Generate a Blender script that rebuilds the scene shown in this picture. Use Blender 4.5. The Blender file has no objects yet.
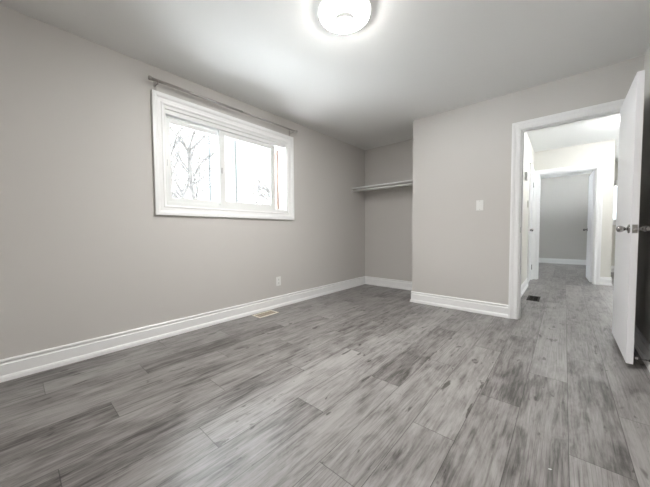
import bpy, bmesh, math, random
from mathutils import Vector, Matrix
S = bpy.context.scene
C = S.collection
PI = math.pi

# ------------------------------------------------------------------ camera
cam_d = bpy.data.cameras.new('camera'); cam = bpy.data.objects.new('camera', cam_d); C.objects.link(cam)
S.camera = cam
a, b, r = math.radians(-41.186), math.radians(2.409), math.radians(-0.438)
F = Vector((math.sin(a)*math.cos(b), math.cos(a)*math.cos(b), -math.sin(b)))
R0 = Vector((math.cos(a), -math.sin(a), 0)); U0 = R0.cross(F)
R_ = R0*math.cos(r) + U0*math.sin(r); U_ = -R0*math.sin(r) + U0*math.cos(r)
M4 = Matrix((R_, U_, -F)).transposed().to_4x4(); M4.translation = Vector((2.7663, 0, 0.9638))
cam.matrix_world = M4
cam_d.sensor_width = 36; cam_d.lens = 273.87/650*36; cam_d.clip_start = 0.01; cam_d.clip_end = 200

# ------------------------------------------------------------------ light and exposure
LAMP = 160.0
HALL_LAMP = 88.0
SKY = 18.0
S.view_settings.view_transform = 'Standard'; S.view_settings.look = 'None'
S.view_settings.gamma = 1; S.view_settings.use_curve_mapping = False
S.view_settings.exposure = 0.5
w = bpy.data.worlds.new('sky'); S.world = w; w.use_nodes = True
nt = w.node_tree; bg = nt.nodes['Background']
bg.inputs['Strength'].default_value = SKY
# overcast sky: dimmer near the horizon, brightest overhead
_tc = nt.nodes.new('ShaderNodeTexCoord'); _sp = nt.nodes.new('ShaderNodeSeparateXYZ'); _cr = nt.nodes.new('ShaderNodeValToRGB')
nt.links.new(_tc.outputs['Generated'], _sp.inputs[0]); nt.links.new(_sp.outputs[2], _cr.inputs[0]); nt.links.new(_cr.outputs[0], bg.inputs['Color'])
_e = _cr.color_ramp.elements; _e[0].position = .30; _e[0].color = (.075, .078, .082, 1); _e[1].position = .75; _e[1].color = (.96, .985, 1.02, 1)
sun_d = bpy.data.lights.new('sun', 'SUN'); sun_d.energy = 58; sun_d.angle = .01; sun_d.color = (1, .96, .91)
sun = bpy.data.objects.new('sun', sun_d); C.objects.link(sun); sun.rotation_euler = Vector((0, -math.cos(math.radians(38)), -math.sin(math.radians(38)))).to_track_quat('-Z', 'Z').to_euler()
def portal(loc, direction, sx, sy):
    l = bpy.data.lights.new('window_portal', 'AREA'); l.shape = 'RECTANGLE'; l.size = sx; l.size_y = sy
    l.cycles.is_portal = True
    o = bpy.data.objects.new('window_portal', l); C.objects.link(o); o.location = loc
    o.rotation_euler = Vector(direction).to_track_quat('-Z', 'Z').to_euler()
portal((-0.27, 1.68, 1.68), (1, 0, 0), 1.5, 0.95)
portal((4.08, 9.17, 1.58), (0, -1, 0), 1.1, 0.8)
portal((.81, 8.65, 1.55), (1, 0, 0), 1.95, 1.25)
portal((5.07, 5.5, 1.48), (-1, 0, 0), 1.25, 1.2)

# ------------------------------------------------------------------ helpers
def bx(bm, x0, x1, y0, y1, z0, z1):
    v = [bm.verts.new((x, y, z)) for z in (z0, z1) for x, y in ((x0, y0), (x1, y0), (x1, y1), (x0, y1))]
    for f in ((3, 2, 1, 0), (4, 5, 6, 7), (0, 1, 5, 4), (1, 2, 6, 5), (2, 3, 7, 6), (3, 0, 4, 7)):
        bm.faces.new([v[i] for i in f])
def tube(bm, p, q, r0, r1=None, n=12, cap=True):
    p, q = Vector(p), Vector(q); r1 = r0 if r1 is None else r1
    d = (q-p).normalized(); up = Vector((0, 0, 1)) if abs(d.z) < .9 else Vector((1, 0, 0))
    s = d.cross(up).normalized(); t = s.cross(d)
    A = []; B = []
    for i in range(n):
        c_, s_ = math.cos(2*PI*i/n), math.sin(2*PI*i/n)
        A.append(bm.verts.new(p + (s*c_+t*s_)*r0)); B.append(bm.verts.new(q + (s*c_+t*s_)*r1))
    for i in range(n):
        f = bm.faces.new((A[i], A[(i+1) % n], B[(i+1) % n], B[i])); f.smooth = True
    if cap: bm.faces.new(A[::-1]); bm.faces.new(B)
def lathe(bm, prof, origin, axis, n=32):
    """prof: list of (radius, distance along axis)"""
    o = Vector(origin); d = Vector(axis).normalized(); up = Vector((0, 0, 1)) if abs(d.z) < .9 else Vector((1, 0, 0))
    s = d.cross(up).normalized(); t = s.cross(d); rings = []
    for rr, h in prof:
        if rr < 1e-6: rings.append([bm.verts.new(o+d*h)])
        else: rings.append([bm.verts.new(o+d*h+(s*math.cos(2*PI*i/n)+t*math.sin(2*PI*i/n))*rr) for i in range(n)])
    for A, B in zip(rings, rings[1:]):
        for i in range(n):
            j = (i+1) % n
            vs = [A[i % len(A)], A[j % len(A)], B[j % len(B)], B[i % len(B)]]
            u = []
            for v in vs:
                if v not in u: u.append(v)
            if len(u) > 2: f = bm.faces.new(u); f.smooth = True
def obj(name, bm, m, parent=None, bevel=0, smooth_fix=True):
    bmesh.ops.recalc_face_normals(bm, faces=bm.faces)
    me = bpy.data.meshes.new(name); bm.to_mesh(me); bm.free()
    me.materials.append(m)
    o = bpy.data.objects.new(name, me); C.objects.link(o)
    if parent is not None: o.parent = parent
    if bevel:
        md = o.modifiers.new('bevel', 'BEVEL'); md.width = bevel; md.segments = 2; md.limit_method = 'ANGLE'; md.angle_limit = 0.7
    return o
def box(name, dims, m, parent=None, bevel=0):
    bm = bmesh.new(); bx(bm, *dims); return obj(name, bm, m, parent, bevel)
def boxes(name, lst, m, parent=None, bevel=0):
    bm = bmesh.new()
    for d in lst: bx(bm, *d)
    return obj(name, bm, m, parent, bevel)
def empty(name):
    o = bpy.data.objects.new(name, None); C.objects.link(o); o.empty_display_size = .1; return o
def thing(name, label, cat, group=None):
    o = empty(name); o['label'] = label; o['category'] = cat
    if group: o['group'] = group
    return o
def struct(o): o['kind'] = 'structure'; return o
def wall(name, lst, m): return struct(boxes(name, lst, m))

# ------------------------------------------------------------------ materials
def mat(name, col, rough=.5, metal=0, spec=.5, bump=None, emit=None):
    m = bpy.data.materials.new(name); m.use_nodes = True; n = m.node_tree.nodes; l = m.node_tree.links
    p = n['Principled BSDF']; p.inputs['Base Color'].default_value = (*col, 1)
    p.inputs['Roughness'].default_value = rough; p.inputs['Metallic'].default_value = metal
    p.inputs['Specular IOR Level'].default_value = spec
    if emit: p.inputs['Emission Color'].default_value = (*emit[0], 1); p.inputs['Emission Strength'].default_value = emit[1]
    if bump:
        g = n.new('ShaderNodeNewGeometry'); t = n.new('ShaderNodeTexNoise'); t.inputs['Scale'].default_value = bump[0]; t.inputs['Detail'].default_value = 3
        bb = n.new('ShaderNodeBump'); bb.inputs['Strength'].default_value = bump[1]; bb.inputs['Distance'].default_value = .002
        l.new(g.outputs['Position'], t.inputs['Vector']); l.new(t.outputs['Fac'], bb.inputs['Height']); l.new(bb.outputs['Normal'], p.inputs['Normal'])
    return m
PAINT = mat('greige_wall_paint', (.60, .580, .555), .55, spec=.35, bump=(180, .12))
HALL_PAINT = mat('cream_wall_paint', (.71, .695, .65), .55, spec=.35, bump=(180, .12))
CEIL = mat('ceiling_paint', (.76, .755, .74), .7, spec=.25, bump=(120, .1))
TRIM = mat('white_trim_paint', (.90, .90, .90), .32, spec=.5)
DOORP = mat('white_door_paint', (.86, .86, .88), .35, spec=.5)
VINYL = mat('white_vinyl', (.80, .81, .80), .35)
PLATE = mat('white_plastic', (.82, .82, .80), .3)
NICKEL = mat('satin_nickel', (.36, .35, .345), .16, 1)
RODM = mat('brushed_rod_metal', (.45, .43, .41), .35, 1)
DARKV = mat('dark_bronze_metal', (.014, .012, .010), .6, 0, .2)
BEIGE = mat('beige_enamel', (.78, .73, .63), .45)
TAN = mat('tan_enamel', (.50, .43, .33), .5)
DARK = mat('painted_hole_shade', (.03, .03, .03), .8)  # near-black colour painted as the shade inside vents and socket slots
GREYP = mat('grey_plastic', (.45, .45, .44), .45)
BRICK = mat('exterior_brick_pink', (.16, .10, .08), .8, bump=(60, .5))
SNOW = mat('snow', (.80, .82, .85), .8)
BARK = mat('pale_grey_bark', (.058, .056, .054), .9, bump=(40, .6))
RUBBER = mat('white_rubber', (.75, .74, .72), .6)
PAPER = mat('white_paper', (.85, .85, .85), .7)

def lampmat(name, s, col=(1, .985, .96)):
    m = bpy.data.materials.new(name); m.use_nodes = True; n = m.node_tree.nodes; l = m.node_tree.links
    p = n['Principled BSDF']; p.inputs['Base Color'].default_value = (.9, .9, .9, 1); p.inputs['Roughness'].default_value = .25
    p.inputs['Emission Color'].default_value = (*col, 1); p.inputs['Emission Strength'].default_value = s
    return m
def glassmat():
    m = bpy.data.materials.new('window_glass'); m.use_nodes = True; n = m.node_tree.nodes; l = m.node_tree.links
    n.remove(n['Principled BSDF']); out = n['Material Output']
    t = n.new('ShaderNodeBsdfTransparent'); t.inputs[0].default_value = (.93, .95, .95, 1)
    g = n.new('ShaderNodeBsdfGlossy'); g.inputs['Roughness'].default_value = .02
    fr = n.new('ShaderNodeFresnel'); fr.inputs['IOR'].default_value = 1.3
    mx = n.new('ShaderNodeMixShader'); l.new(fr.outputs[0], mx.inputs[0]); l.new(t.outputs[0], mx.inputs[1]); l.new(g.outputs[0], mx.inputs[2])
    l.new(mx.outputs[0], out.inputs[0]); return m
GLASS = glassmat()

def floormat():
    m = bpy.data.materials.new('grey_laminate_planks'); m.use_nodes = True; n = m.node_tree.nodes; l = m.node_tree.links
    p = n['Principled BSDF']
    def V(x): return x
    def mth(op, a_, b_=None, c_=None):
        k = n.new('ShaderNodeMath'); k.operation = op
        for i, q in enumerate((a_, b_, c_)):
            if q is None: continue
            if isinstance(q, (int, float)): k.inputs[i].default_value = q
            else: l.new(q, k.inputs[i])
        return k.outputs[0]
    def comb(x, y, z):
        k = n.new('ShaderNodeCombineXYZ')
        for i, q in enumerate((x, y, z)):
            if isinstance(q, (int, float)): k.inputs[i].default_value = q
            else: l.new(q, k.inputs[i])
        return k.outputs[0]
    def noise(vec, scale=1, detail=3, rough=.5, dist=0):
        k = n.new('ShaderNodeTexNoise'); l.new(vec, k.inputs['Vector']); k.inputs['Scale'].default_value = scale
        k.inputs['Detail'].default_value = detail; k.inputs['Roughness'].default_value = rough; k.inputs['Distortion'].default_value = dist
        return k.outputs['Fac']
    def ramp(fac, stops):
        k = n.new('ShaderNodeValToRGB'); l.new(fac, k.inputs[0]); e = k.color_ramp.elements
        while len(e) < len(stops): e.new(.5)
        for i, (ps, c) in enumerate(stops): e[i].position = ps; e[i].color = (c, c, c, 1) if isinstance(c, float) else (*c, 1)
        return k.outputs[0]
    g = n.new('ShaderNodeNewGeometry'); sx = n.new('ShaderNodeSeparateXYZ'); l.new(g.outputs['Position'], sx.inputs[0])
    X, Y = sx.outputs[0], sx.outputs[1]
    W, L = .197, 1.22
    u = mth('DIVIDE', mth('SUBTRACT', X, 2.80), W); col = mth('FLOOR', u); fu = mth('SUBTRACT', u, col)
    off = mth('ADD', mth('MULTIPLY', col, .4865), .3225)
    v = mth('DIVIDE', mth('SUBTRACT', Y, off), L); row = mth('FLOOR', v); fv = mth('SUBTRACT', v, row)
    wn = n.new('ShaderNodeTexWhiteNoise'); wn.noise_dimensions = '2D'; l.new(comb(col, row, 0), wn.inputs['Vector'])
    rnd = wn.outputs['Value']; shift = mth('MULTIPLY', rnd, 37.0)
    # streaky grain along Y, different in each plank
    grain = noise(comb(mth('MULTIPLY', X, 30.0), mth('MULTIPLY', Y, 2.6), shift), 1, 8, .70, .7)
    fine = noise(comb(mth('MULTIPLY', X, 95.0), mth('MULTIPLY', Y, 7.0), shift), 1, 3, .6)
    blot = noise(comb(mth('MULTIPLY', X, 7.5), mth('MULTIPLY', Y, 3.2), shift), 1, 5, .62, .8)
    knot = noise(comb(mth('MULTIPLY', X, 19.0), mth('MULTIPLY', Y, 6.0), mth('ADD', shift, 9.0)), 1, 3, .5, .5)
    # cathedral lines
    wv = n.new('ShaderNodeTexWave'); wv.wave_type = 'BANDS'; wv.bands_direction = 'X'
    l.new(comb(mth('MULTIPLY', X, 1.0), mth('MULTIPLY', Y, .12), shift), wv.inputs['Vector'])
    wv.inputs['Scale'].default_value = 22; wv.inputs['Distortion'].default_value = 9; wv.inputs['Detail'].default_value = 2; wv.inputs['Detail Scale'].default_value = .5
    wl = ramp(wv.outputs['Fac'], [(0, .0), (.12, 1.0)])
    wmask = ramp(noise(comb(mth('MULTIPLY', X, 5.0), mth('MULTIPLY', Y, 1.3), mth('ADD', shift, 3.0)), 1, 2), [(.48, .0), (.60, .55)])
    val = mth('ADD', mth('MULTIPLY', grain, .46), mth('ADD', mth('MULTIPLY', blot, .32), mth('MULTIPLY', fine, .22)))
    val = mth('ADD', val, mth('MULTIPLY', mth('SUBTRACT', rnd, .5), .10))
    base = ramp(val, [(.37, (.050, .044, .041)), (.43, (.118, .109, .104)), (.50, (.208, .196, .189)), (.60, (.300, .287, .278))])
    def mixc(fac, A, B, mode='MULTIPLY'):
        k = n.new('ShaderNodeMix'); k.data_type = 'RGBA'; k.blend_type = mode
        if isinstance(fac, (int, float)): k.inputs[0].default_value = fac
        else: l.new(fac, k.inputs[0])
        l.new(A, k.inputs[6])
        if isinstance(B, tuple): k.inputs[7].default_value = (*B, 1)
        else: l.new(B, k.inputs[7])
        return k.outputs[2]
    kn = ramp(knot, [(.655, .0), (.70, 1.0)])
    base = mixc(mth('MULTIPLY', kn, .9), base, (.30, .28, .27))
    base = mixc(mth('MULTIPLY', mth('SUBTRACT', 1.0, wl), wmask), base, (.45, .43, .42))
    # seams
    eu = mth('MULTIPLY', mth('MINIMUM', fu, mth('SUBTRACT', 1.0, fu)), W)
    ev = mth('MULTIPLY', mth('MINIMUM', fv, mth('SUBTRACT', 1.0, fv)), L)
    e = mth('MINIMUM', eu, ev)
    sm = mth('LESS_THAN', e, .0016)
    base = mixc(mth('MULTIPLY', sm, .8), base, (.25, .24, .23))
    l.new(base, p.inputs['Base Color'])
    rg = mth('ADD', mth('MULTIPLY', grain, .12), .27); l.new(rg, p.inputs['Roughness'])
    p.inputs['Specular IOR Level'].default_value = .5
    h = mth('SUBTRACT', mth('ADD', mth('MULTIPLY', fine, .3), mth('MULTIPLY', grain, .35)), mth('MULTIPLY', sm, 1.0))
    bb = n.new('ShaderNodeBump'); bb.inputs['Strength'].default_value = .18; bb.inputs['Distance'].default_value = .002
    l.new(h, bb.inputs['Height']); l.new(bb.outputs['Normal'], p.inputs['Normal'])
    return m
FLOOR = floormat()

# ------------------------------------------------------------------ shell
YP, YB, XE, XR = 3.583, 4.277, 1.21, 3.242
H, HH = 2.44, 2.49
struct(box('floor', (-.0, 5.05, -.35, 10.37, -.12, 0), FLOOR))
struct(box('ceiling', (0, XR, -.35, YB, H, H+.12), CEIL))
struct(box('ceiling_hall', (.95, 4.95, YP+.12, 10.4, HH, HH+.12), mat('hall_ceiling_paint', (.80, .80, .785), .7, spec=.25))).location.z = 0
WY0, WY1, WZ0, WZ1 = .945, 2.42, 1.222, 2.13
wall('wall_left', [(-.24, 0, -.47, WY0, -.12, 2.56), (-.24, 0, WY1, YB+.12, -.12, 2.56),
                   (-.24, 0, WY0, WY1, -.12, WZ0), (-.24, 0, WY0, WY1, WZ1, 2.56)], PAINT)
wall('wall_rear', [(0, XR+.12, -.47, -.35, -.12, 2.56)], PAINT)
wall('wall_right', [(XR, XR+.12, -.35, YP, -.12, 2.56)], PAINT)
wall('wall_closet_back', [(0, XE, YB, YB+.12, -.12, 2.56)], PAINT)
wall('wall_closet_side', [(XE, XE+.12, YP+.12, YB+.12, -.12, 2.56)], PAINT)
DX0, DX1, DZ = 2.400, 3.160, 2.03
# front wall: bedroom side greige, hall side cream (two skins of one partition)
wall('wall_front', [(XE, DX0, YP, YP+.06, -.12, 2.56), (DX1, XR, YP, YP+.06, -.12, 2.56), (DX0, DX1, YP, YP+.06, DZ, 2.56)], PAINT)
wall('wall_hall_near', [(XE+.12, DX0, YP+.06, YP+.12, -.12, 2.62), (DX1, 5.05, YP+.06, YP+.12, -.12, 2.62), (DX0, DX1, YP+.06, YP+.12, DZ, 2.62)], HALL_PAINT)
HX = 2.29
LY0, LY1 = 5.93, 6.64
wall('wall_hall_left', [(HX-.12, HX, YP+.12, LY0, -.12, 2.62), (HX-.12, HX, LY1, 6.77, -.12, 2.62), (HX-.12, HX, LY0, LY1, DZ, 2.62)], HALL_PAINT)
FX0, FX1, FY, FZ = 2.375, 3.170, 6.77, 2.045
wall('wall_hall_far', [(HX-.12, FX0, FY, FY+.06, -.12, 2.62), (FX1, 3.38, FY, FY+.06, -.12, 2.62), (FX0, FX1, FY, FY+.06, FZ, 2.62)], HALL_PAINT)
wall('wall_far_bedroom_near', [(.95, FX0, FY+.06, FY+.12, -.12, 2.62), (FX1, 3.26, FY+.06, FY+.12, -.12, 2.62), (FX0, FX1, FY+.06, FY+.12, FZ, 2.62)], PAINT)
wall('wall_passage_left', [(3.32, 3.38, FY+.06, 9.0, -.12, 2.62)], HALL_PAINT)
wall('wall_far_bedroom_right', [(3.26, 3.32, FY+.06, 10.37, -.12, 2.62)], PAINT)
wall('wall_far_bedroom_back', [(.95, 3.38, 10.37, 10.5, -.12, 2.62)], PAINT)
wall('wall_far_bedroom_left', [(.83, .95, FY+.06, 7.7, -.12, 2.62), (.83, .95, 9.6, 10.5, -.12, 2.62), (.83, .95, 7.7, 9.6, -.12, .95), (.83, .95, 7.7, 9.6, 2.15, 2.62)], PAINT)
PX0, PX1, PZ0, PZ1 = 3.53, 4.63, 1.15, 2.0
wall('wall_passage_end', [(3.38, PX0, 9.0, 9.15, -.12, 2.62), (PX1, 5.05, 9.0, 9.15, -.12, 2.62), (PX0, PX1, 9.0, 9.15, -.12, PZ0), (PX0, PX1, 9.0, 9.15, PZ1, 2.62)], HALL_PAINT)
GY0, GY1, GZ0, GZ1 = 4.9, 6.1, .9, 2.05
wall('wall_hall_right', [(4.9, 5.05, YP+.12, GY0, -.12, 2.62), (4.9, 5.05, GY1, 9.0, -.12, 2.62), (4.9, 5.05, GY0, GY1, -.12, GZ0), (4.9, 5.05, GY0, GY1, GZ1, 2.62)], HALL_PAINT)

# baseboards: moulded profile swept along each wall, mitred at the corners
BP = [(0, .144), (.009, .144), (.013, .138), (.013, .129), (.006, .122), (.006, .115), (.013, .108), (.0125, .095), (.011, .038), (.017, .033), (.022, .020), (.023, 0), (0, 0)]
def baseboard(name, p0, p1, nrm, e0=0, e1=0):
    p0, p1, nv = Vector((*p0, 0)), Vector((*p1, 0)), Vector((*nrm, 0)); d = (p1-p0).normalized(); bm = bmesh.new()
    A = [bm.verts.new(p0 - d*e0*v + nv*v + Vector((0, 0, z))) for v, z in BP]
    B = [bm.verts.new(p1 + d*e1*v + nv*v + Vector((0, 0, z))) for v, z in BP]
    k = len(BP)
    for i in range(k): bm.faces.new((A[i], A[(i+1) % k], B[(i+1) % k], B[i]))
    bm.faces.new(A[::-1]); bm.faces.new(B)
    return struct(obj(name, bm, TRIM))
baseboard('baseboard_left', (0, -.35), (0, YB), (1, 0), -1, -1)
baseboard('baseboard_closet_back', (0, YB), (XE, YB), (0, -1), -1, -1)
baseboard('baseboard_closet_side', (XE, YP), (XE, YB), (-1, 0), 1, -1)
baseboard('baseboard_front', (XE, YP), (2.3255, YP), (0, -1), 1, 0)
baseboard('baseboard_right', (XR, -.35), (XR, YP-.02), (-1, 0), -1, 0)
baseboard('baseboard_rear', (0, -.35), (XR, -.35), (0, 1), -1, -1)
baseboard('baseboard_hall_left', (HX, YP+.14), (HX, LY0-.08), (1, 0), 0, 0)
baseboard('baseboard_hall_far', (FX1+.08, FY), (3.38, FY), (0, -1), 0, 1)
baseboard('baseboard_passage', (3.38, FY), (3.38, 9.0), (1, 0), 1, -1)
baseboard('baseboard_passage_end', (3.38, 9.0), (4.9, 9.0), (0, -1), -1, -1)
baseboard('baseboard_far_bedroom_back', (.95, 10.37), (3.26, 10.37), (0, -1), -1, -1)
baseboard('baseboard_far_bedroom_left', (.95, FY+.12), (.95, 10.37), (1, 0), -1, -1)
baseboard('baseboard_far_bedroom_right', (3.26, FY+.12), (3.26, 10.37), (-1, 0), -1, -1)

# casings
CP = [(0, 0), (0, .010), (.010, .014), (.014, .014), (.018, .010), (.044, .013), (.050, .019), (.056, .016), (.062, .022), (.080, .022), (.080, 0)]
def casing(name, fn, a0, a1, zb, zt, parent, closed=False, prof=CP, m=TRIM):
    """fn(a, z, v) -> point; opening a0..a1, zb..zt"""
    bm = bmesh.new(); rings = []
    def st(sa, az, sz, zz): return [bm.verts.new(fn(az+sa*u, zz+sz*u, v)) for u, v in prof]
    if closed: rings = [st(-1, a0, -1, zb), st(-1, a0, 1, zt), st(1, a1, 1, zt), st(1, a1, -1, zb)]
    else: rings = [st(-1, a0, 0, zb), st(-1, a0, 1, zt), st(1, a1, 1, zt), st(1, a1, 0, zb)]
    k = len(prof); prs = list(zip(rings, rings[1:])) + ([(rings[-1], rings[0])] if closed else [])
    for A, B in prs:
        for i in range(k): bm.faces.new((A[i], A[(i+1) % k], B[(i+1) % k], B[i]))
    if not closed: bm.faces.new(rings[0]); bm.faces.new(rings[-1][::-1])
    return obj(name, bm, m, parent)

# ------------------------------------------------------------------ doors
def knob(parent, p, nrm, m=NICKEL):
    bm = bmesh.new()
    lathe(bm, [(0, 0), (.031, 0), (.032, .004), (.027, .009), (.014, .012)], p, nrm, 28)
    ro = obj('rosette', bm, m, parent)
    bm = bmesh.new()
    lathe(bm, [(.011, .008), (.010, .019), (.014, .025), (.019, .032), (.0225, .041), (.0225, .051), (.019, .060), (.012, .065), (0, .066)], p, nrm, 28)
    obj('door_knob', bm, m, parent)
def hinge(parent, x, y, z, m=NICKEL):
    bm = bmesh.new(); tube(bm, (x, y, z-.045), (x, y, z+.045), .006, n=10)
    tube(bm, (x, y, z+.045), (x, y, z+.052), .004, n=10)
    obj('hinge', bm, m, parent)
def jamb(name, x0, x1, y0, y1, zt, parent, t=.012, stop=None):
    L = [(x0, x0+t, y0, y1, 0, zt), (x1-t, x1, y0, y1, 0, zt), (x0+t, x1-t, y0, y1, zt-t, zt)]
    if stop:
        s0, s1 = stop
        L += [(x0+t, x0+t+.011, s0, s1, 0, zt-t), (x1-t-.011, x1-t, s0, s1, 0, zt-t), (x0+t+.011, x1-t-.011, s0, s1, zt-t-.011, zt-t)]
    return boxes(name, L, TRIM, parent)
# door_1: the open bedroom door, swung against the right wall
d1 = struct(empty('door_1'))
casing('casing', lambda a_, z, v: (a_, YP-v, z), DX0-.002, DX1+.002, 0, DZ-.004, d1)
casing('casing', lambda a_, z, v: (a_, YP+.12+v, z), DX0-.002, DX1+.002, 0, DZ-.004, d1)
jamb('jamb', DX0, DX1, YP-.001, YP+.121, DZ, d1, t=.007, stop=(YP+.040, YP+.075))
lx0, lx1, ly0, ly1, lz0, lz1 = 3.109, 3.144, 2.802, 3.555, .030, 2.022
leaf = box('door_leaf', (lx0, lx1, ly0, ly1, lz0, lz1), DOORP, d1, .0015)
knob(leaf, (lx0, 2.862, .969), (-1, 0, 0)); knob(leaf, (lx1, 2.862, .969), (1, 0, 0))
bm = bmesh.new(); bx(bm, 3.114, 3.139, ly0-.0015, ly0+.001, .940, .998)
lp = obj('latch_plate', bm, mat('steel_plate', (.33, .32, .30), .35, 1), leaf)
bm = bmesh.new(); tube(bm, (3.1265, ly0-.010, .969), (3.1265, ly0, .969), .008, n=14); obj('latch_bolt', bm, NICKEL, leaf)
for z in (.25, 1.05, 1.82): hinge(d1, 3.152, YP-.018, z)
# strike plate on the left jamb
box('strike_plate', (DX0+.007, DX0+.0085, YP+.010, YP+.035, .94, 1.0), NICKEL, d1)
# door_2: closed linen door in the hall's left wall
d2 = struct(empty('door_2'))
casing('casing', lambda a_, z, v: (HX+v, a_, z), LY0, LY1, 0, DZ, d2)
boxes('jamb', [(HX-.12, HX, LY0, LY0+.012, 0, DZ), (HX-.12, HX, LY1-.012, LY1, 0, DZ), (HX-.12, HX, LY0+.012, LY1-.012, DZ-.012, DZ)], TRIM, d2)
lf2 = box('door_leaf', (HX-.037, HX-.002, LY0+.014, LY1-.014, .015, DZ-.015), DOORP, d2, .0015)
knob(lf2, (HX-.002, LY0+.07, .969), (1, 0, 0))
for z in (.25, 1.83): hinge(d2, HX+.008, LY1-.013, z)
# door_3: far bedroom doorway with its door opened inwards
d3 = struct(empty('door_3'))
casing('casing', lambda a_, z, v: (a_, FY-v, z), FX0, FX1, 0, FZ, d3)
jamb('jamb', FX0, FX1, FY-.001, FY+.121, FZ, d3, t=.006, stop=(FY+.045, FY+.080))
bm = bmesh.new(); bx(bm, -.0175, .0175, 0, .735, .012, 2.025)
lf3 = obj('door_leaf', bm, DOORP, d3, .0015)
lf3.location = (3.146, FY+.115, 0); lf3.rotation_euler = (0, 0, math.radians(1.8))
knob(lf3, (-.0175, .675, .969), (-1, 0, 0)); knob(lf3, (.0175, .675, .969), (1, 0, 0))
for z in (.25, 1.05, 1.83): hinge(d3, FX1-.008, FY+.098, z)

# ------------------------------------------------------------------ window_1 (sliding bedroom window)
w1 = struct(empty('window_1'))
WP = [(0, 0), (0, .012), (.010, .016), (.016, .016), (.022, .011), (.050, .014), (.058, .022), (.068, .026), (.092, .026), (.092, 0)]
casing('casing', lambda a_, z, v: (v, a_, z), WY0, WY1, WZ0, WZ1, w1, True, WP)
def ring(bm, x0, x1, y0, y1, z0, z1, tl, tr, tb, tt):
    bx(bm, x0, x1, y0, y0+tl, z0, z1); bx(bm, x0, x1, y1-tr, y1, z0, z1)
    bx(bm, x0, x1, y0+tl, y1-tr, z0, z0+tb); bx(bm, x0, x1, y0+tl, y1-tr, z1-tt, z1)
bm = bmesh.new()
ring(bm, -.012, .004, WY0, WY1, WZ0, WZ1, .016, .022, .026, .030)
ring(bm, -.125, -.012, WY0, WY1, WZ0, WZ1, .024, .030, .036, .068)
ring(bm, -.125, -.118, WY0+.024, WY1-.03, WZ0+.036, WZ1-.068, .012, .012, .012, .012)
ring(bm, -.068, -.062, WY0+.024, WY1-.03, WZ0+.036, WZ1-.068, .010, .010, .010, .010)
obj('window_frame', bm, VINYL, w1, .0012)
def sash(x0, x1, y0, y1, z0, z1, t, nm='sash'):
    bm = bmesh.new(); ring(bm, x0, x1, y0, y1, z0, z1, t, t, t*.75, t*.75)
    ring(bm, x0+.006, x1-.006, y0+t, y1-t, z0+t*.75, z1-t*.75, .008, .008, .008, .008)
    s = obj(nm, bm, VINYL, w1, .0015)
    xm = (x0+x1)/2; box('glass_pane', (xm-.0015, xm+.0015, y0+t+.006, y1-t-.006, z0+t*.75+.006, z1-t*.75-.006), GLASS, s); return s
sash(-.110, -.076, .972, 1.712, 1.262, 2.052, .050)
s2 = sash(-.056, -.022, 1.492, 2.232, 1.258, 2.056, .054)
box('sash_latch', (-.022, -.014, 1.505, 1.520, 1.60, 1.66), mat('latch_grey', (.5, .5, .5), .5), s2, .002)
box('sash_pull', (-.076, -.070, .985, .995, 1.60, 1.66), GREYP, bpy.data.objects['sash'], .001)
# outer storm frame and the brick edge of the opening
bm = bmesh.new(); ring(bm, -.200, -.165, WY0, WY1, WZ0, WZ1, .035, .045, .045, .05); obj('storm_frame', bm, mat('pinkish_frame', (.20, .145, .12), .5), w1)
bm = bmesh.new(); ring(bm, -.240, -.200, WY0, WY1, WZ0, WZ1, .02, .03, .02, .02); obj('brick_edge', bm, BRICK, w1)
MULL = mat('darkened_teal_aluminium', (.055, .07, .07), .5)  # darkened so the bars stand out against the bright sky
box('stile_bar', (-.192, -.180, 1.738, 1.785, WZ0+.045, WZ1-.05), MULL, w1)  # added dark bar standing in for the overexposed sash stile
box('stile_bar', (-.192, -.184, 1.455, 1.463, WZ0+.045, WZ1-.05), MULL, w1)
# passage window, then two unseen windows added for daylight
def simple_window(name, fn_box, fn_pt, a0, a1, z0, z1, mull):
    e = struct(empty(name))
    casing('casing', fn_pt, a0, a1, z0, z1, e, True)
    bm = bmesh.new()
    for d in [(a0, a0+.05, z0, z1), (a1-.05, a1, z0, z1), (a0+.05, a1-.05, z0, z0+.05), (a0+.05, a1-.05, z1-.05, z1)] + [(q-.025, q+.025, z0+.05, z1-.05) for q in mull]:
        bx(bm, *fn_box(*d, 0.03, .09))
    f = obj('window_frame', bm, VINYL, e)
    box('glass_pane', fn_box(a0+.05, a1-.05, z0+.05, z1-.05, .058, .062), GLASS, f)
simple_window('window_2', lambda a0, a1, z0, z1, v0, v1: (a0, a1, 9.0+v0, 9.0+v1, z0, z1), lambda a_, z, v: (a_, 9.0-v, z), PX0, PX1, PZ0, PZ1, [4.08])
simple_window('added_window_3', lambda a0, a1, z0, z1, v0, v1: (4.9+v0, 4.9+v1, a0, a1, z0, z1), lambda a_, z, v: (4.9-v, a_, z), GY0, GY1, GZ0, GZ1, [5.5])  # unseen window added to bring daylight into the hall

simple_window('added_window_4', lambda a0, a1, z0, z1, v0, v1: (.95-v1, .95-v0, a0, a1, z0, z1), lambda a_, z, v: (.95+v, a_, z), 7.7, 9.6, .95, 2.15, [8.65])  # unseen window added to light the far bedroom

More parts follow.
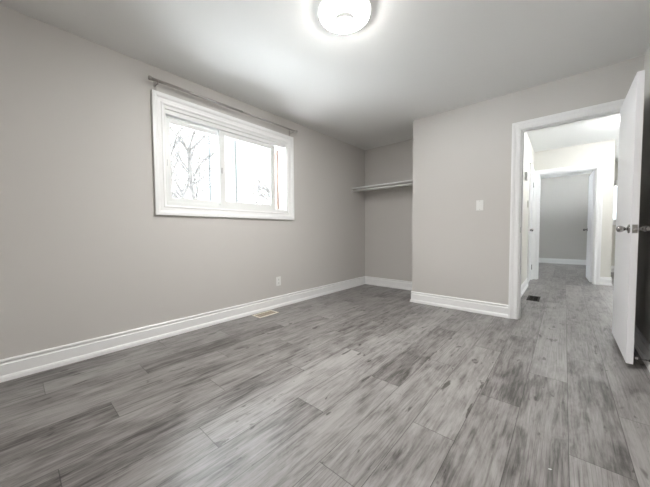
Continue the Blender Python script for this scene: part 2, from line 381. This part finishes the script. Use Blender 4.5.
# ------------------------------------------------------------------ ceiling lights
def ceiling_light(name, label, x, y, z, rad, s, warm, rim):
    t = thing(name, label, 'ceiling light')
    dn = (0, 0, -1)
    if rim:   # rim holding a shallow lens; faint glow put in to hide its dark side
        bm = bmesh.new(); lathe(bm, [(0, 0), (rad*1.05, .0005), (rad*1.04, .010), (rad*1.00, .023), (rad*.975, .020), (rad*.97, .014), (0, .014)], (x, y, z), dn, 64); obj('opal_rim', bm, lampmat('glowing_opal_rim', 1.0, warm), t)
        z0, dp, r0 = .018, .035, rad*.968
    else:
        bm = bmesh.new(); lathe(bm, [(0, 0), (rad*.90, 0), (rad*.92, .006), (rad*.92, .014), (0, .014)], (x, y, z), dn, 48); obj('base', bm, TRIM, t)
        z0, dp, r0 = .016, .55*rad, rad
    bm = bmesh.new(); prof = [(r0*math.sin(q), z0+dp*math.cos(q)) for q in [PI/2-i*PI/2/14 for i in range(14)]] + [(0, z0+dp)]
    lathe(bm, prof, (x, y, z), dn, 64); obj('glass_dome', bm, lampmat('lit_opal_glass', s, warm), t)
    if rim:
        zb = z0+dp*.9; rc = rad*.42
        m = lampmat('shade_toned_ring', .50, warm); m.node_tree.nodes['Principled BSDF'].inputs['Base Color'].default_value = (.003, .003, .003, 1); m.node_tree.nodes['Principled BSDF'].inputs['Specular IOR Level'].default_value = 0  # near-black base and weak emission paint the shaded side of the cap
        bm = bmesh.new(); lathe(bm, [(rc, zb-.006), (rc, zb+.024), (rc*.97, zb+.026), (rc*.90, zb+.026)], (x, y, z), dn, 32)
        obj('centre_ring', bm, m, t)
        bm = bmesh.new(); lathe(bm, [(rc*.90, zb+.010), (rc*.90, zb+.024), (rc*.5, zb+.026), (0, zb+.027)], (x, y, z), dn, 32)
        obj('centre_lens', bm, lampmat('lit_centre_lens', s, warm), t)
ceiling_light('ceiling_light', 'round white opal glass ceiling light, switched on, over the bedroom floor', 1.618, 1.530, H, .168, LAMP, (1, .985, .955), True)
ceiling_light('ceiling_light', 'small lit ceiling light in the hallway, seen beside the top of the open door', 3.46, 5.60, HH, .13, HALL_LAMP, (1, .985, .96), False)

# ------------------------------------------------------------------ curtain rod
cr = thing('curtain_rod', 'slim brushed metal curtain rod mounted on the wall above the window', 'curtain rod')
RZ, RX = 2.288, .075
bm = bmesh.new(); tube(bm, (RX, .845, RZ), (RX, 1.72, RZ), .0125, n=16); obj('outer_rod', bm, RODM, cr)
bm = bmesh.new(); tube(bm, (RX, 1.70, RZ-.001), (RX, 2.50, RZ-.001), .0095, n=16); obj('inner_rod', bm, RODM, cr)
for y, s in ((.845, -1), (2.50, 1)):
    bm = bmesh.new(); lathe(bm, [(0, -.004), (.014, -.004), (.014, .008), (.018, .012), (.018, .028), (.014, .032), (0, .032)], (RX, y, RZ), (0, s, 0), 20); obj('finial', bm, RODM, cr)
for y in (.885, 2.465):
    bm = bmesh.new(); bx(bm, 0, .003, y-.011, y+.011, RZ-.055, RZ+.02)
    tube(bm, (.002, y, RZ-.022), (RX, y, RZ-.022), .005, n=10)
    for i in range(7):
        a0_, a1_ = PI+i*PI/7, PI+(i+1)*PI/7
        tube(bm, (RX+.016*math.cos(a0_), y, RZ-.004+.016*math.sin(a0_)), (RX+.016*math.cos(a1_), y, RZ-.004+.016*math.sin(a1_)), .0045, n=8)
    tube(bm, (RX, y, RZ-.020), (RX, y, RZ-.034), .004, n=8)
    obj('bracket', bm, RODM, cr)

# ------------------------------------------------------------------ closet shelf
cs = thing('closet_shelf', 'white closet shelf with hanging rod across the open alcove', 'shelf')
box('shelf_board', (.001, XE-.001, 3.875, YB-.001, 1.700, 1.718), TRIM, cs, .001)
bm = bmesh.new(); tube(bm, (.012, 3.895, 1.662), (XE-.012, 3.895, 1.662), .0115, n=16); obj('hanging_rod', bm, PLATE, cs)
for x, s in ((0, 1), (XE, -1)):
    bm = bmesh.new(); lathe(bm, [(.0, .0005), (.024, .0005), (.024, .006), (.016, .008), (.016, .020), (.012, .020)], (x, 3.895, 1.662), (s, 0, 0), 20); obj('rod_socket', bm, PLATE, cs)
box('cleat', (.0005, .018, 3.92, YB-.019, 1.645, 1.700), PAINT, cs, .001)
box('cleat', (XE-.018, XE-.0005, 3.92, YB-.019, 1.645, 1.700), PAINT, cs, .001)
box('cleat', (.0005, XE-.0005, YB-.018, YB-.0005, 1.645, 1.700), PAINT, cs, .001)

# ------------------------------------------------------------------ wall plates
ls = thing('light_switch', 'white rocker light switch on the wall left of the open doorway', 'light switch')
box('switch_plate', (1.982, 2.056, YP-.006, YP, 1.200, 1.318), PLATE, ls, .002)
bm = bmesh.new(); bx(bm, 2.003, 2.035, YP-.010, YP-.005, 1.227, 1.291); obj('rocker', bm, PLATE, ls, .0015)
bm = bmesh.new()
bm.free()
for z in (1.211, 1.307):
    bm = bmesh.new(); tube(bm, (2.019, YP-.0075, z), (2.019, YP-.0055, z), .0035, n=10); obj('screw', bm, GREYP, ls)
ou = thing('wall_outlet', 'white electrical outlet low on the left wall above the baseboard', 'outlet')
box('outlet_plate', (0, .006, 2.205, 2.280, .277, .393), PLATE, ou, .002)
for zc in (.313, .357):
    bm = bmesh.new(); lathe(bm, [(0, .009), (.0155, .009), (.0165, .006)], (0, 2.2425, zc), (1, 0, 0), 20); rc = obj('socket', bm, PLATE, ou)
    bm = bmesh.new()
    for dy in (-.006, .006): bx(bm, .0085, .0094, 2.2425+dy-.0012, 2.2425+dy+.0012, zc-.001, zc+.007)
    tube(bm, (.0085, 2.2425, zc-.008), (.0094, 2.2425, zc-.008), .0025, n=8)
    obj('slot', bm, DARK, rc)
hb = thing('wall_box', 'small grey plastic box high on the hallway left wall', 'wall box')
box('box_body', (HX, HX+.030, 5.15, 5.29, 1.735, 1.845), GREYP, hb, .004)
box('front_cover', (HX+.030, HX+.034, 5.165, 5.275, 1.75, 1.83), mat('light_grey_plastic', (.6, .6, .58), .4), hb, .002)
hs = thing('light_switch', 'pale light switch on the hallway left wall just before the closed door', 'light switch')
box('switch_plate', (HX, HX+.007, 5.655, 5.73, 1.345, 1.462), mat('ivory_plastic', (.42, .41, .37), .4), hs, .002)
box('rocker', (HX+.006, HX+.011, 5.677, 5.708, 1.372, 1.436), mat('ivory_rocker', (.50, .49, .45), .4), hs, .0015)

# ------------------------------------------------------------------ floor registers
def register(name, label, x0, x1, y0, y1, mf, ml, grp=None):
    t = thing(name, label, 'floor vent')
    bm = bmesh.new(); e = .022
    bx(bm, x0, x0+e, y0, y1, 0, .005); bx(bm, x1-e, x1, y0, y1, 0, .005); bx(bm, x0+e, x1-e, y0, y0+e, 0, .005); bx(bm, x0+e, x1-e, y1-e, y1, 0, .005)
    obj('frame', bm, mf, t, .0012)
    bm = bmesh.new(); k = 16
    for i in range(k):
        y = y0+e+(y1-y0-2*e)*(i+.5)/k; bx(bm, x0+e, x1-e, y-.0035, y+.0035, .0006, .004)
    xm = (x0+x1)/2; bx(bm, xm-.003, xm+.003, y0+e, y1-e, .0006, .0045)
    obj('louvre', bm, ml, t)
    box('shade_sheet', (x0+e, x1-e, y0+e, y1-e, .0001, .0005), DARK, t)  # flat dark sheet, shade of the hollow put into its colour
register('floor_register', 'beige metal floor vent beside the left baseboard below the window', .055, .205, 1.80, 2.08, BEIGE, TAN)
register('floor_register', 'black floor vent just beyond the doorway beside the hallway baseboard', 2.385, 2.525, 4.66, 5.0, DARKV, DARKV)

# ------------------------------------------------------------------ door stop, scrap
ds = thing('door_stop', 'white tipped spring door stop on the baseboard behind the open door', 'door stop')
bm = bmesh.new()
P = None
for i in range(73):
    q = i/72; ang = q*2*PI*9; pt = Vector((XR-.016-q*.055, 2.856+.0055*math.cos(ang), .062+.0055*math.sin(ang)))
    if P is not None: tube(bm, P, pt, .0012, n=5)
    P = pt
obj('spring', bm, NICKEL, ds)
bm = bmesh.new(); lathe(bm, [(0, 0), (.011, 0), (.011, .004), (.006, .006)], (XR-.0118, 2.856, .062), (-1, 0, 0), 16); obj('mount', bm, NICKEL, ds)
bm = bmesh.new(); lathe(bm, [(.006, 0), (.008, .002), (.008, .010), (.005, .013), (0, .013)], (XR-.070, 2.856, .062), (-1, 0, 0), 16); obj('rubber_tip', bm, RUBBER, ds)
bm = bmesh.new()
vs = [bm.verts.new((2.743+dx, 1.394+dy, 0.0008+dz)) for dx, dy, dz in ((-.006, -.002, 0), (.001, -.0045, .001), (.006, .001, .0015), (.001, .004, 0))]
f = bm.faces.new(vs); g_ = bmesh.ops.extrude_face_region(bm, geom=[f])
for e_ in g_['geom']:
    if isinstance(e_, bmesh.types.BMVert): e_.co.z += .0012
sc = obj('paper_scrap', bm, PAPER); sc['label'] = 'tiny white scrap lying on the grey floor at the front'; sc['category'] = 'scrap'

# ------------------------------------------------------------------ outside
struct(box('ground', (-40, -.3, -30, 40, -1.0, -.8), SNOW))
struct(box('ground_side', (5.2, 40, -30, 40, -1.0, -.8), SNOW))
struct(box('ground_rear', (-.3, 5.2, 10.8, 40, -1.0, -.8), SNOW))
def tree(x, y, seed, label, h=2.0):
    random.seed(seed); t = thing('bare_tree', label, 'tree', None)
    tb = bmesh.new(); bb = bmesh.new()
    def grow(bm, p, d, L, rr, depth):
        segs = 3; q = p
        for i in range(segs):
            d = (d + Vector([random.uniform(-.16, .16) for _ in range(3)])).normalized()
            n_ = q + d*L/segs; tube(bm, q, n_, rr*(1-.25*i/segs), rr*(1-.25*(i+1)/segs), n=7 if depth < 3 else 5, cap=False); q = n_
            if depth >= 1 and depth < 5 and i < 2:
                sd = (d + Vector([random.uniform(-.9, .9) for _ in range(3)])).normalized(); grow(bb, q, sd, L*.6, rr*.45, depth+1)
        if depth < 5:
            for k in range(2 if depth else 4):
                sd = (d + Vector((random.uniform(-.75, .75), random.uniform(-.75, .75), random.uniform(-.25, .5)))).normalized()
                grow(bb, q, sd, L*.74, rr*.62, depth+1)
    grow(tb, Vector((x, y, -.8)), Vector((0, 0, 1)), h, .13, 0)
    obj('trunk', tb, BARK, t); obj('branches', bb, BARK, t)
tree(-6.5, 4.6, 4, 'bare leafless tree seen through the left pane of the window')
tree(-8.5, 9.8, 11, 'bare leafless tree seen through the right pane of the window', 1.8)
